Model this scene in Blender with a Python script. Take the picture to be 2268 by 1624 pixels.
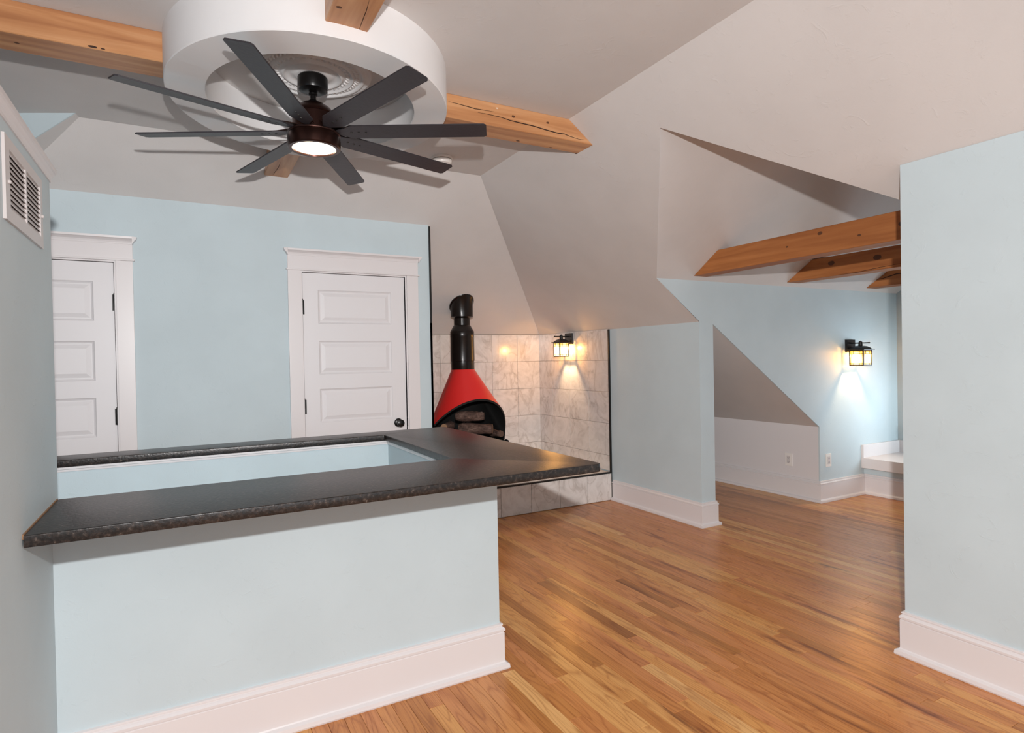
import bpy, bmesh, math, random
from mathutils import Vector, Matrix
random.seed(7)
S = bpy.context.scene
for o in list(bpy.data.objects): bpy.data.objects.remove(o)
COL = S.collection
PI = math.pi

# ------------------------------------------------------------------ camera
YAW, PITCH, ROLL, FPX, CAMH = 0.50167594, 0.01103924, 0.01896151, 1322.05, 1.30
def cam_axes():
    s, c = math.sin(YAW), math.cos(YAW)
    f = Vector((s*math.cos(PITCH), c*math.cos(PITCH), -math.sin(PITCH)))
    r = Vector((c, -s, 0)); d = f.cross(r)
    r2 = r*math.cos(ROLL) + d*math.sin(ROLL); d2 = -r*math.sin(ROLL) + d*math.cos(ROLL)
    return r2, d2, f
CR, CD, CF = cam_axes()
CP = Vector((0, 0, CAMH))
def project(p):
    q = Vector(p) - CP
    z = q.dot(CF)
    if z < 0.05: return None
    return (1134 + FPX*q.dot(CR)/z, 812 + FPX*q.dot(CD)/z)
cd = bpy.data.cameras.new('camera'); cam = bpy.data.objects.new('camera', cd); COL.objects.link(cam)
cd.sensor_width = 36; cd.sensor_fit = 'HORIZONTAL'; cd.lens = FPX/2268*36; cd.clip_start = 0.02
m = Matrix.Identity(4)
for i in range(3): m[i][0] = CR[i]; m[i][1] = -CD[i]; m[i][2] = -CF[i]; m[i][3] = CP[i]
cam.matrix_world = m
S.camera = cam

# ------------------------------------------------------------------ light and exposure
S.view_settings.view_transform = 'Standard'; S.view_settings.look = 'None'
S.view_settings.gamma = 1; S.view_settings.use_curve_mapping = False
S.view_settings.exposure = 0.0
W = bpy.data.worlds.new('sky'); S.world = W; W.use_nodes = True
W.node_tree.nodes['Background'].inputs[0].default_value = (0.62, 0.78, 1.0, 1)
W.node_tree.nodes['Background'].inputs[1].default_value = 1.0

def lamp(name, kind, loc, energy, color, rot=(0, 0, 0), **kw):
    l = bpy.data.lights.new(name, kind); l.energy = energy; l.color = color
    for k, v in kw.items(): setattr(l, k, v)
    o = bpy.data.objects.new(name, l); COL.objects.link(o); o.location = loc; o.rotation_euler = rot
    return o
# the photographer's flash on top of the camera
flash = lamp('camera_flash', 'POINT', (0.02, -0.09, 1.645), 100, (1.0, 0.975, 0.965), shadow_soft_size=0.022)
flash.data.use_nodes = True
nt = flash.data.node_tree; em = nt.nodes['Emission']; lf = nt.nodes.new('ShaderNodeLightFalloff')
lf.inputs['Strength'].default_value = 1.25; lf.inputs['Smooth'].default_value = 5.0
nt.links.new(lf.outputs['Linear'], em.inputs['Strength'])
# added fills behind the camera, left and in the bay; bay window daylight
lamp('fill_light_rear', 'AREA', (1.3, -2.42, 1.35), 14, (1.0, 0.96, 0.93), (math.radians(90), 0, 0),
     shape='RECTANGLE', size=1.5, size_y=1.5)  # added soft fill for the room, source unseen
lamp('fill_light_side', 'AREA', (-2.42, 0.6, 1.35), 1, (0.95, 0.97, 1.0), (0, math.radians(-90), 0),
     shape='RECTANGLE', size=1.3, size_y=1.8)  # weak fill added from the left, no known source
lamp('window_light_bay', 'AREA', (6.12, 2.42, 0.95), 7, (0.78, 0.90, 1.0), (0, math.radians(90), 0),
     shape='RECTANGLE', size=0.6, size_y=0.95, spread=math.radians(140))
lamp('fill_light_bay_side', 'AREA', (5.76, 1.39, 0.86), 4.0, (0.80, 0.93, 1.0), (math.radians(90), 0, 0),
     shape='RECTANGLE', size=0.42, size_y=0.62, spread=math.radians(62))  # added to brighten the wall corner above the seat
# light of the stair below, coming up from the front side of the well
lamp('stairwell_light', 'AREA', (-0.1, 2.37, -1.0), 26, (0.90, 0.97, 1.0), (math.radians(115), 0, 0),
     shape='RECTANGLE', size=1.7, size_y=0.5, spread=math.radians(72))

# ------------------------------------------------------------------ materials
def new_mat(name):
    m = bpy.data.materials.new(name); m.use_nodes = True
    nt = m.node_tree; return m, nt, nt.nodes['Principled BSDF']
def N(nt, t, **kw):
    n = nt.nodes.new(t)
    for k, v in kw.items():
        if hasattr(n, k): setattr(n, k, v)
        else: n.inputs[k].default_value = v
    return n
def mapping(nt, scale=(1, 1, 1), coord='pos', offset=None):
    if coord == 'pos':
        g = N(nt, 'ShaderNodeNewGeometry').outputs['Position']
    else:
        g = N(nt, 'ShaderNodeTexCoord').outputs['Object']
    if offset is not None:
        a = N(nt, 'ShaderNodeVectorMath', operation='ADD'); nt.links.new(g, a.inputs[0]); nt.links.new(offset, a.inputs[1]); g = a.outputs[0]
    mp = N(nt, 'ShaderNodeMapping'); mp.inputs['Scale'].default_value = scale
    nt.links.new(g, mp.inputs['Vector']); return mp.outputs[0]
def ramp(nt, src, stops):
    r = N(nt, 'ShaderNodeValToRGB'); cr = r.color_ramp
    while len(cr.elements) < len(stops): cr.elements.new(0.5)
    for e, (p, c) in zip(cr.elements, stops): e.position = p; e.color = (*c, 1) if len(c) == 3 else c
    nt.links.new(src, r.inputs[0]); return r.outputs[0]
def bump(nt, b, src, strength, dist=0.01):
    n = N(nt, 'ShaderNodeBump'); n.inputs['Strength'].default_value = strength; n.inputs['Distance'].default_value = dist
    nt.links.new(src, n.inputs['Height']); nt.links.new(n.outputs[0], b.inputs['Normal']); return n
def plain(name, col, rough=0.5, metal=0.0, spec=0.5, nscale=0, nstr=0.0, coat=0.0):
    m, nt, b = new_mat(name)
    b.inputs['Base Color'].default_value = (*col, 1); b.inputs['Roughness'].default_value = rough
    b.inputs['Metallic'].default_value = metal; b.inputs['Specular IOR Level'].default_value = spec
    b.inputs['Coat Weight'].default_value = coat; b.inputs['Coat Roughness'].default_value = 0.1
    if nscale:
        n = N(nt, 'ShaderNodeTexNoise'); n.inputs['Scale'].default_value = nscale; n.inputs['Detail'].default_value = 4
        nt.links.new(mapping(nt), n.inputs['Vector']); bump(nt, b, n.outputs[0], nstr)
    return m
def plaster(name, col, rough=0.6, streak=0.25):
    # painted plaster with faint trowel marks
    m, nt, b = new_mat(name)
    b.inputs['Roughness'].default_value = rough; b.inputs['Specular IOR Level'].default_value = 0.3
    n1 = N(nt, 'ShaderNodeTexNoise'); n1.inputs['Scale'].default_value = 3.0; n1.inputs['Detail'].default_value = 3
    nt.links.new(mapping(nt), n1.inputs['Vector'])
    a = tuple(c*0.975 for c in col); z = tuple(min(1, c*1.02) for c in col)
    nt.links.new(ramp(nt, n1.outputs[0], [(0.35, a), (0.65, z)]), b.inputs['Base Color'])
    n2 = N(nt, 'ShaderNodeTexNoise'); n2.inputs['Scale'].default_value = 9; n2.inputs['Detail'].default_value = 6
    n2.inputs['Distortion'].default_value = 2.5; n2.inputs['Roughness'].default_value = 0.6
    nt.links.new(mapping(nt, (1, 1, 1)), n2.inputs['Vector'])
    r = ramp(nt, n2.outputs[0], [(0.60, (0, 0, 0)), (0.70, (1, 1, 1))])
    n3 = N(nt, 'ShaderNodeTexNoise'); n3.inputs['Scale'].default_value = 160; n3.inputs['Detail'].default_value = 2
    nt.links.new(mapping(nt), n3.inputs['Vector'])
    mx = N(nt, 'ShaderNodeMath', operation='MULTIPLY_ADD'); mx.inputs[1].default_value = 0.35
    nt.links.new(n3.outputs[0], mx.inputs[0]); nt.links.new(r, mx.inputs[2])
    bump(nt, b, mx.outputs[0], streak, 0.0025)
    return m
M = {}
M['blue'] = plaster('pale_blue_paint', (0.530, 0.618, 0.650))
M['bluelite'] = M['blue']
M['cream'] = plaster('ceiling_paint', (0.660, 0.636, 0.620), 0.7)
M['drum'] = plaster('drum_paint', (0.83, 0.82, 0.815), 0.6, 0.1)
M['trim'] = plain('white_gloss_trim', (0.72, 0.685, 0.685), 0.35)
M['door'] = plain('white_door_paint', (0.73, 0.71, 0.72), 0.4)
M['vent'] = plain('white_enamel', (0.62, 0.58, 0.57), 0.35)
M['plastic'] = plain('white_plastic', (0.80, 0.76, 0.72), 0.3)
M['dark'] = plain('dark_void', (0.01, 0.01, 0.012), 0.8)
M['bronze'] = plain('dark_bronze', (0.055, 0.025, 0.020), 0.30, 0.85, 0.5)
M['blackmetal'] = plain('black_metal', (0.008, 0.007, 0.007), 0.3, 0.3, 0.5)
M['stove'] = plain('black_stove_enamel', (0.010, 0.007, 0.006), 0.25, 0.0, 0.35)
M['soot'] = plain('black_firebox', (0.004, 0.004, 0.004), 0.7)
M['blade'] = plain('fan_blade_underside', (0.043, 0.038, 0.043), 0.42, 0.0, 0.4, 60, 0.08)
M['red'] = plain('red_enamel', (0.76, 0.028, 0.026), 0.34, 0.0, 0.4)
M['screw'] = plain('screw_metal', (0.06, 0.055, 0.05), 0.25, 0.8)
M['schluter'] = plain('black_tile_edging', (0.004, 0.004, 0.004), 0.4)
M['grout'] = plain('grey_grout', (0.36, 0.31, 0.27), 0.9)
M['caulk'] = plain('tan_caulk', (0.28, 0.16, 0.085), 0.7)
M['ductgrey'] = plain('dark_grey_duct', (0.10, 0.085, 0.08), 0.8)
M['charend'] = plain('charred_wood_end', (0.09, 0.05, 0.035), 0.8)
M['glassw'] = plain('frosted_glass', (0.8, 0.85, 0.9), 0.3)

def wood_mat(name, c_dark, c_mid, c_light, axis, rough=0.38, knots=True):
    m, nt, b = new_mat(name)
    sc = [26, 26, 26]; sc[axis] = 1.6
    n = N(nt, 'ShaderNodeTexNoise'); n.inputs['Scale'].default_value = 1.0; n.inputs['Detail'].default_value = 6; n.inputs['Distortion'].default_value = 0.6
    nt.links.new(mapping(nt, tuple(sc)), n.inputs['Vector'])
    c = ramp(nt, n.outputs[0], [(0.25, c_dark), (0.5, c_mid), (0.75, c_light)])
    sc2 = [5, 5, 5]; sc2[axis] = 1.1
    n2 = N(nt, 'ShaderNodeTexNoise'); n2.inputs['Scale'].default_value = 1.0; n2.inputs['Detail'].default_value = 3
    nt.links.new(mapping(nt, tuple(sc2)), n2.inputs['Vector'])
    mix = N(nt, 'ShaderNodeMix', data_type='RGBA', blend_type='MULTIPLY'); mix.inputs[0].default_value = 0.55
    nt.links.new(c, mix.inputs[6])
    nt.links.new(ramp(nt, n2.outputs[0], [(0.3, (0.62, 0.52, 0.45)), (0.6, (1, 1, 1))]), mix.inputs[7])
    out = mix.outputs[2]
    b.inputs['Roughness'].default_value = rough
    nt.links.new(out, b.inputs['Base Color'])
    bump(nt, b, n.outputs[0], 0.25, 0.003)
    return m
BEAM = ((0.40, 0.165, 0.065), (0.56, 0.27, 0.115), (0.68, 0.38, 0.19))
M['beamx'] = wood_mat('pine_beam_along_x', *BEAM, 0)
M['beamy'] = wood_mat('pine_beam_along_y', *BEAM, 1)
BEAM2 = ((0.29, 0.095, 0.022), (0.40, 0.145, 0.038), (0.48, 0.19, 0.056))
M['beamd'] = wood_mat('stained_dormer_beam', *BEAM2, 1, 0.6)
M['knot'] = plain('wood_knot', (0.10, 0.035, 0.012), 0.6)
M['crack'] = plain('wood_crack', (0.02, 0.006, 0.003), 0.9)
M['plasterchip'] = plain('plaster_smear', (0.75, 0.62, 0.5), 0.8)

def floor_mat():
    m, nt, b = new_mat('oak_plank')
    at = N(nt, 'ShaderNodeAttribute', attribute_name='rnd')
    off = N(nt, 'ShaderNodeVectorMath', operation='SCALE'); off.inputs['Scale'].default_value = 37.0
    nt.links.new(at.outputs['Color'], off.inputs[0])
    # base tone per plank
    base = ramp(nt, at.outputs['Fac'], [(0.0, (0.33, 0.12, 0.028)), (0.18, (0.44, 0.175, 0.040)), (0.40, (0.56, 0.225, 0.062)), (0.55, (0.60, 0.245, 0.088)),
                (0.7, (0.66, 0.31, 0.090)), (0.86, (0.72, 0.385, 0.135)), (1.0, (0.78, 0.46, 0.19))])
    # fine straight grain
    n = N(nt, 'ShaderNodeTexNoise'); n.inputs['Scale'].default_value = 1.0; n.inputs['Detail'].default_value = 5; n.inputs['Roughness'].default_value = 0.65
    nt.links.new(mapping(nt, (170, 5, 1), offset=off.outputs[0]), n.inputs['Vector'])
    g1 = ramp(nt, n.outputs[0], [(0.30, (0.72, 0.62, 0.52)), (0.52, (1, 1, 1)), (0.75, (1.0, 1.0, 1.0))])
    # cathedral figure
    w = N(nt, 'ShaderNodeTexNoise'); w.inputs['Scale'].default_value = 1.0; w.inputs['Detail'].default_value = 1.5; w.inputs['Roughness'].default_value = 0.4
    nt.links.new(mapping(nt, (13, 1.3, 1), offset=off.outputs[0]), w.inputs['Vector'])
    w1 = N(nt, 'ShaderNodeMath', operation='MULTIPLY'); w1.inputs[1].default_value = 26.0; nt.links.new(w.outputs[0], w1.inputs[0])
    w2 = N(nt, 'ShaderNodeMath', operation='PINGPONG'); w2.inputs[1].default_value = 1.0; nt.links.new(w1.outputs[0], w2.inputs[0])
    g2 = ramp(nt, w2.outputs[0], [(0.0, (0.60, 0.44, 0.30)), (0.30, (0.93, 0.90, 0.86)), (0.55, (1, 1, 1))])
    # dark mineral streaks
    n3 = N(nt, 'ShaderNodeTexNoise'); n3.inputs['Scale'].default_value = 1.0; n3.inputs['Detail'].default_value = 3; n3.inputs['Distortion'].default_value = 0.5
    nt.links.new(mapping(nt, (16, 1.7, 1), offset=off.outputs[0]), n3.inputs['Vector'])
    g3 = ramp(nt, n3.outputs[0], [(0.27, (0.34, 0.22, 0.15)), (0.36, (0.80, 0.72, 0.64)), (0.48, (1, 1, 1))])
    cur = base
    for g, f in ((g1, 0.85), (g2, 0.62), (g3, 0.95)):
        mx = N(nt, 'ShaderNodeMix', data_type='RGBA', blend_type='MULTIPLY'); mx.inputs[0].default_value = f
        nt.links.new(cur, mx.inputs[6]); nt.links.new(g, mx.inputs[7]); cur = mx.outputs[2]
    nt.links.new(cur, b.inputs['Base Color'])
    b.inputs['Roughness'].default_value = 0.29; b.inputs['Specular IOR Level'].default_value = 0.45
    bump(nt, b, n.outputs[0], 0.12, 0.001)
    return m
M['oak'] = floor_mat()

def marble_mat():
    m, nt, b = new_mat('marble_tile')
    at = N(nt, 'ShaderNodeAttribute', attribute_name='rnd')
    off = N(nt, 'ShaderNodeVectorMath', operation='SCALE'); off.inputs['Scale'].default_value = 9.0
    nt.links.new(at.outputs['Color'], off.inputs[0])
    n = N(nt, 'ShaderNodeTexNoise'); n.inputs['Scale'].default_value = 5.0; n.inputs['Detail'].default_value = 8
    n.inputs['Roughness'].default_value = 0.62; n.inputs['Distortion'].default_value = 2.2
    nt.links.new(mapping(nt, (1, 1, 1.0), offset=off.outputs[0]), n.inputs['Vector'])
    v = ramp(nt, n.outputs[0], [(0.28, (0.50, 0.46, 0.43)), (0.42, (0.62, 0.58, 0.55)), (0.60, (0.70, 0.66, 0.63))])
    n2 = N(nt, 'ShaderNodeTexNoise'); n2.inputs['Scale'].default_value = 2.6; n2.inputs['Detail'].default_value = 6; n2.inputs['Distortion'].default_value = 1.2
    nt.links.new(mapping(nt, (1.3, 1.3, 0.8), offset=off.outputs[0]), n2.inputs['Vector'])
    vein = ramp(nt, n2.outputs[0], [(0.475, (1, 1, 1)), (0.497, (0.80, 0.77, 0.75)), (0.505, (0.76, 0.73, 0.71)), (0.53, (1, 1, 1))])
    mx = N(nt, 'ShaderNodeMix', data_type='RGBA', blend_type='MULTIPLY'); mx.inputs[0].default_value = 0.75
    nt.links.new(v, mx.inputs[6]); nt.links.new(vein, mx.inputs[7])
    nt.links.new(mx.outputs[2], b.inputs['Base Color'])
    b.inputs['Roughness'].default_value = 0.16; b.inputs['Specular IOR Level'].default_value = 0.5
    return m
M['marble'] = marble_mat()

def granite_mat():
    m, nt, b = new_mat('leathered_dark_granite')
    n = N(nt, 'ShaderNodeTexNoise'); n.inputs['Scale'].default_value = 80; n.inputs['Detail'].default_value = 7; n.inputs['Roughness'].default_value = 0.7
    nt.links.new(mapping(nt), n.inputs['Vector'])
    c = ramp(nt, n.outputs[0], [(0.40, (0.006, 0.005, 0.0045)), (0.52, (0.018, 0.013, 0.011)), (0.62, (0.045, 0.032, 0.026)), (0.72, (0.20, 0.16, 0.13))])
    nt.links.new(c, b.inputs['Base Color'])
    b.inputs['Roughness'].default_value = 0.33; b.inputs['Specular IOR Level'].default_value = 0.5
    n2 = N(nt, 'ShaderNodeTexNoise'); n2.inputs['Scale'].default_value = 110; n2.inputs['Detail'].default_value = 3
    nt.links.new(mapping(nt), n2.inputs['Vector'])
    bump(nt, b, n2.outputs[0], 0.42, 0.0018)
    return m
M['granite'] = granite_mat()

def bark_mat():
    m, nt, b = new_mat('charred_bark')
    n = N(nt, 'ShaderNodeTexNoise'); n.inputs['Scale'].default_value = 22; n.inputs['Detail'].default_value = 6; n.inputs['Roughness'].default_value = 0.7
    nt.links.new(mapping(nt, (0.6, 1, 1.6)), n.inputs['Vector'])
    c = ramp(nt, n.outputs[0], [(0.35, (0.03, 0.016, 0.012)), (0.52, (0.11, 0.06, 0.045)), (0.66, (0.22, 0.14, 0.11)), (0.8, (0.5, 0.46, 0.42))])
    nt.links.new(c, b.inputs['Base Color']); b.inputs['Roughness'].default_value = 0.8
    bump(nt, b, n.outputs[0], 0.8, 0.01)
    return m
M['bark'] = bark_mat()
M['logend'] = plain('cut_wood_end', (0.30, 0.17, 0.09), 0.7)

def emit(name, col, s, grad=None):
    m, nt, b = new_mat(name)
    b.inputs['Base Color'].default_value = (0, 0, 0, 1); b.inputs['Roughness'].default_value = 0.3
    b.inputs['Emission Color'].default_value = (*col, 1); b.inputs['Emission Strength'].default_value = s
    if grad:   # amber art glass glowing round the bulb (bulb centre at the object's origin)
        g = N(nt, 'ShaderNodeTexCoord').outputs['Object']
        ln = N(nt, 'ShaderNodeVectorMath', operation='LENGTH')
        mp = N(nt, 'ShaderNodeMapping'); mp.inputs['Scale'].default_value = (1, 1, 0.75); mp.inputs['Location'].default_value = (0, 0, 0.02)
        nt.links.new(g, mp.inputs[0]); nt.links.new(mp.outputs[0], ln.inputs[0])
        nt.links.new(ramp(nt, ln.outputs['Value'], grad), b.inputs['Emission Color'])
    return m
M['lens'] = emit('fan_light_lens', (1.0, 0.82, 0.58), 12.0)
M['amber'] = emit('amber_art_glass', (1, 0.6, 0.2), 9.0,
                  [(0.060, (1.0, 0.90, 0.62)), (0.070, (1.0, 0.72, 0.28)), (0.085, (0.62, 0.27, 0.04)), (0.11, (0.30, 0.10, 0.012))])
_nt = M['amber'].node_tree; _b = _nt.nodes['Principled BSDF']; _o = _nt.nodes['Material Output']
_t = _nt.nodes.new('ShaderNodeBsdfTransparent'); _t.inputs[0].default_value = (1.0, 0.80, 0.48, 1)
_m = _nt.nodes.new('ShaderNodeMixShader'); _m.inputs[0].default_value = 0.65
_nt.links.new(_b.outputs[0], _m.inputs[1]); _nt.links.new(_t.outputs[0], _m.inputs[2]); _nt.links.new(_m.outputs[0], _o.inputs[0])
M['sky'] = emit('daylight_glass', (0.75, 0.88, 1.0), 2.0)

# ------------------------------------------------------------------ helpers
def link(name, mesh, mat, parent=None):
    o = bpy.data.objects.new(name, mesh); COL.objects.link(o)
    if mat is not None and not mesh.materials: mesh.materials.append(mat)
    if parent: o.parent = parent
    return o
def from_bm(name, bm, mat, parent=None, smooth=False, recalc=True, bevel=0.0, bseg=2, angle=35):
    if recalc: bmesh.ops.recalc_face_normals(bm, faces=bm.faces)
    if bevel > 0:
        es = [e for e in bm.edges if len(e.link_faces) == 2 and e.calc_face_angle(0) > 0.5]
        bmesh.ops.bevel(bm, geom=es, offset=bevel, segments=bseg, affect='EDGES', profile=0.7)
    me = bpy.data.meshes.new(name); bm.to_mesh(me); bm.free()
    if smooth:
        for p in me.polygons: p.use_smooth = True
        me.set_sharp_from_angle(angle=math.radians(angle))
    return link(name, me, mat, parent)
def box(bm, x0, x1, y0, y1, z0, z1):
    vs = [bm.verts.new(p) for p in ((x0,y0,z0),(x1,y0,z0),(x1,y1,z0),(x0,y1,z0),(x0,y0,z1),(x1,y0,z1),(x1,y1,z1),(x0,y1,z1))]
    for f in ((3,2,1,0),(4,5,6,7),(0,1,5,4),(1,2,6,5),(2,3,7,6),(3,0,4,7)): bm.faces.new([vs[i] for i in f])
    return vs
def boxes(name, lst, mat, parent=None, bevel=0.0):
    bm = bmesh.new()
    for b in lst: box(bm, *b)
    return from_bm(name, bm, mat, parent, bevel=bevel)
def slab(bm, pts, vec):
    """polygon (list of 3D points) extruded by vec"""
    a = [bm.verts.new(p) for p in pts]; v = Vector(vec)
    b = [bm.verts.new(Vector(p) + v) for p in pts]
    n = len(a)
    bm.faces.new(a); bm.faces.new(b[::-1])
    for i in range(n): bm.faces.new((a[i], b[i], b[(i+1) % n], a[(i+1) % n]))
def lathe(bm, prof, seg=40, c=(0, 0, 0), closed=False, M3=None, ell=None):
    rings = []
    for r, z in prof:
        ring = []
        for k in range(seg):
            t = 2*PI*k/seg
            p = Vector((r*math.cos(t), r*math.sin(t), z))
            if ell: p = Vector((ell(p)))
            if M3: p = M3 @ p
            ring.append(bm.verts.new(p + Vector(c)))
        rings.append(ring)
    for i in range(len(rings)-1):
        for k in range(seg):
            bm.faces.new((rings[i][k], rings[i][(k+1) % seg], rings[i+1][(k+1) % seg], rings[i+1][k]))
    if closed:
        for k in range(seg):
            bm.faces.new((rings[-1][k], rings[-1][(k+1) % seg], rings[0][(k+1) % seg], rings[0][k]))
    else:
        bm.faces.new(rings[0][::-1]); bm.faces.new(rings[-1])
    return rings
def tube(bm, pts, r, seg=10):
    """simple capped tube along points"""
    prev = None
    for i, p in enumerate(pts):
        p = Vector(p)
        d = (Vector(pts[min(i+1, len(pts)-1)]) - Vector(pts[max(i-1, 0)])).normalized()
        u = d.cross(Vector((0, 0, 1)));
        if u.length < 0.01: u = d.cross(Vector((1, 0, 0)))
        u.normalize(); v = d.cross(u)
        rr = r[i] if isinstance(r, (list, tuple)) else r
        ring = [bm.verts.new(p + (u*math.cos(2*PI*k/seg) + v*math.sin(2*PI*k/seg))*rr) for k in range(seg)]
        if prev:
            for k in range(seg): bm.faces.new((prev[k], prev[(k+1) % seg], ring[(k+1) % seg], ring[k]))
        else: bm.faces.new(ring[::-1])
        prev = ring
    bm.faces.new(prev)
def sweep(name, prof, path, mat, parent=None, z=0.0, side=1, bevel=0):
    """profile [(out, up)] swept along a 2D path with mitred corners; out = to the right of travel when side=1"""
    bm = bmesh.new(); n = len(path); P = [Vector((p[0], p[1])) for p in path]
    rings = []
    for i in range(n):
        d0 = (P[i]-P[i-1]).normalized() if i > 0 else (P[1]-P[0]).normalized()
        d1 = (P[i+1]-P[i]).normalized() if i < n-1 else d0
        n0 = Vector((d0.y, -d0.x))*side; n1 = Vector((d1.y, -d1.x))*side
        mi = (n0+n1); mi = mi/ (mi.length_squared/2) if mi.length > 1e-6 else n0
        rings.append([bm.verts.new((P[i].x+mi.x*o, P[i].y+mi.y*o, z+h)) for o, h in prof])
    k = len(prof)
    for a, b in zip(rings, rings[1:]):
        for j in range(k): bm.faces.new((a[j], a[(j+1) % k], b[(j+1) % k], b[j]))
    bm.faces.new(rings[0]); bm.faces.new(rings[-1][::-1])
    return from_bm(name, bm, mat, parent)
def struct(o): o['kind'] = 'structure'; return o
def tag(o, label, cat, group=None):
    o['label'] = label; o['category'] = cat
    if group: o['group'] = group
    return o
def empty(name, loc=(0, 0, 0), rotz=0):
    o = bpy.data.objects.new(name, None); COL.objects.link(o); o.location = loc; o.rotation_euler = (0, 0, rotz)
    o.empty_display_size = 0.05; return o
def setrnd(me, val, off):
    a = me.attributes.new('rnd', 'FLOAT_COLOR', 'POINT')
    for d in a.data: d.color = off if isinstance(off, tuple) else (val, val, val, 1)

# ------------------------------------------------------------------ key dimensions (metres, from the camera solve)
ZC = 2.657                 # flat ceiling
XE, YE = 1.937, 3.956      # edges of the flat ceiling
SR, SB = 0.738, 0.663      # slopes of the right and back roof planes
XT, YB = 3.42, 5.59        # tiled side wall, tiled back wall
YD = 4.40                  # wall with the doors
YG = 3.28                  # dormer wall / end of the short wall
def zR(x): return ZC - SR*(x-XE)
def zB(y): return ZC - SB*(y-YE)

# ------------------------------------------------------------------ ceiling
bm = bmesh.new()
slab(bm, [(-2.5,-2.5,ZC),(XE,-2.5,ZC),(XE,YE,ZC),(-0.47,YE,ZC),(-0.481,3.90,ZC),(-2.5,4.89,ZC)], (0,0,0.05))
flat_ceiling = struct(from_bm('ceiling', bm, M['cream']))
bm = bmesh.new()
slab(bm, [(XE,-2.5,ZC),(2.70,-2.5,zR(2.70)),(2.70,1.44,zR(2.70)),(2.907,1.44,zR(2.907)),(2.175,2.328,zR(2.175)),
          (3.005,YG,zR(3.005)),(XT,YG,zR(XT)),(XT,YB,zR(XT)),(XE,YE,ZC)], (0,0,0.004))
struct(from_bm('ceiling_right_slope', bm, M['cream'], flat_ceiling))
bm = bmesh.new()
slab(bm, [(-0.47,YE,ZC),(XE,YE,ZC),(XT,YB,zB(YB)),(1.0,YB,zB(YB)),(-0.88,4.42,zB(4.42))], (0,0,0.05))
struct(from_bm('ceiling_back_slope', bm, M['cream'], flat_ceiling))
bm = bmesh.new()
slab(bm, [(-0.481,3.90,ZC),(-0.47,YE,ZC),(-0.88,4.42,zB(4.42)),(-1.6,4.449,1.877)], (0,0,0.05))
struct(from_bm('ceiling_left_slope', bm, M['cream'], flat_ceiling))
# dormer roof planes: ridge along x at y=2.33
def zS(y): return 1.872 + 0.667*(YG-y)
YR = 2.335
ZRD = zS(YR)
bm = bmesh.new()
slab(bm, [(2.175,YR,ZRD),(3.005,YG,1.872),(6.12,YG,1.872),(6.12,YR,ZRD)], (0,0,0.05))
struct(from_bm('ceiling_dormer_slope', bm, M['cream'], flat_ceiling))
bm = bmesh.new()
slab(bm, [(2.175,YR,ZRD),(2.91,1.44,1.94),(6.12,1.44,1.94),(6.12,YR,ZRD)], (0,0,0.05))
struct(from_bm('ceiling_dormer_front_slope', bm, M['cream'], flat_ceiling))
# nook ceiling behind the gable wall
def zN(x): return 1.539 - 0.688*(x-3.577)
bm = bmesh.new()
slab(bm, [(3.56,YG+0.012,zN(3.56)),(4.86,YG+0.012,zN(4.86)),(4.86,5.7,zN(4.86)),(3.56,5.7,zN(3.56))], (0,0,0.03))
struct(from_bm('ceiling_nook', bm, M['cream'], flat_ceiling))

# ------------------------------------------------------------------ walls
wall_left = struct(boxes('wall_left', [(-0.48,-0.36,-2.5,2.345,0,1.905)], M['blue']))
bm = bmesh.new()   # door wall with two notches
slab(bm, [(-2.5,YD,0),(-1.135,YD,0),(-1.135,YD,1.955),(-0.368,YD,1.955),(-0.368,YD,0),(0.738,YD,0),(0.738,YD,1.955),
          (1.492,YD,1.955),(1.492,YD,0),(1.69,YD,0),(1.69,YD,zB(YD)),(-0.86,YD,zB(YD)),(-1.52,YD,1.93),(-1.52,YD,ZC),(-2.5,YD,ZC)][::-1], (0,0.12,0))
wall_back = struct(from_bm('wall_back', bm, M['blue']))
struct(boxes('trim_door_wall_edge', [(1.690,1.703,4.388,5.58,0.262,1.6),(1.690,1.703,4.388,4.52,0.262,2.352)], M['schluter']))
bm = bmesh.new()
slab(bm, [(-0.481,3.90,ZC),(-2.5,4.89,ZC),(-2.5,4.89,1.2),(-1.6,4.449,1.877)], (0.003,0.006,0))
struct(from_bm('wall_left_dormer', bm, M['blue']))
struct(boxes('wall_far_left', [(-2.6,-2.5,-2.5,1.5-1.5,0,0.7),(-2.6,-2.5,-2.5,0-0.4,0.7,2.1),(-2.6,-2.5,1.6,5.0,0,2.1),(-2.6,-2.5,0,1.6,0,0.7),(-2.6,-2.5,-2.5,5.0,2.1,2.75)], M['blue']))
struct(boxes('wall_rear', [(-2.6,-0.3,-2.62,-2.5,0,2.75),(2.1,2.9,-2.62,-2.5,0,2.75),(-0.3,2.1,-2.62,-2.5,0,0.55),(-0.3,2.1,-2.62,-2.5,2.15,2.75)], M['blue']))
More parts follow.
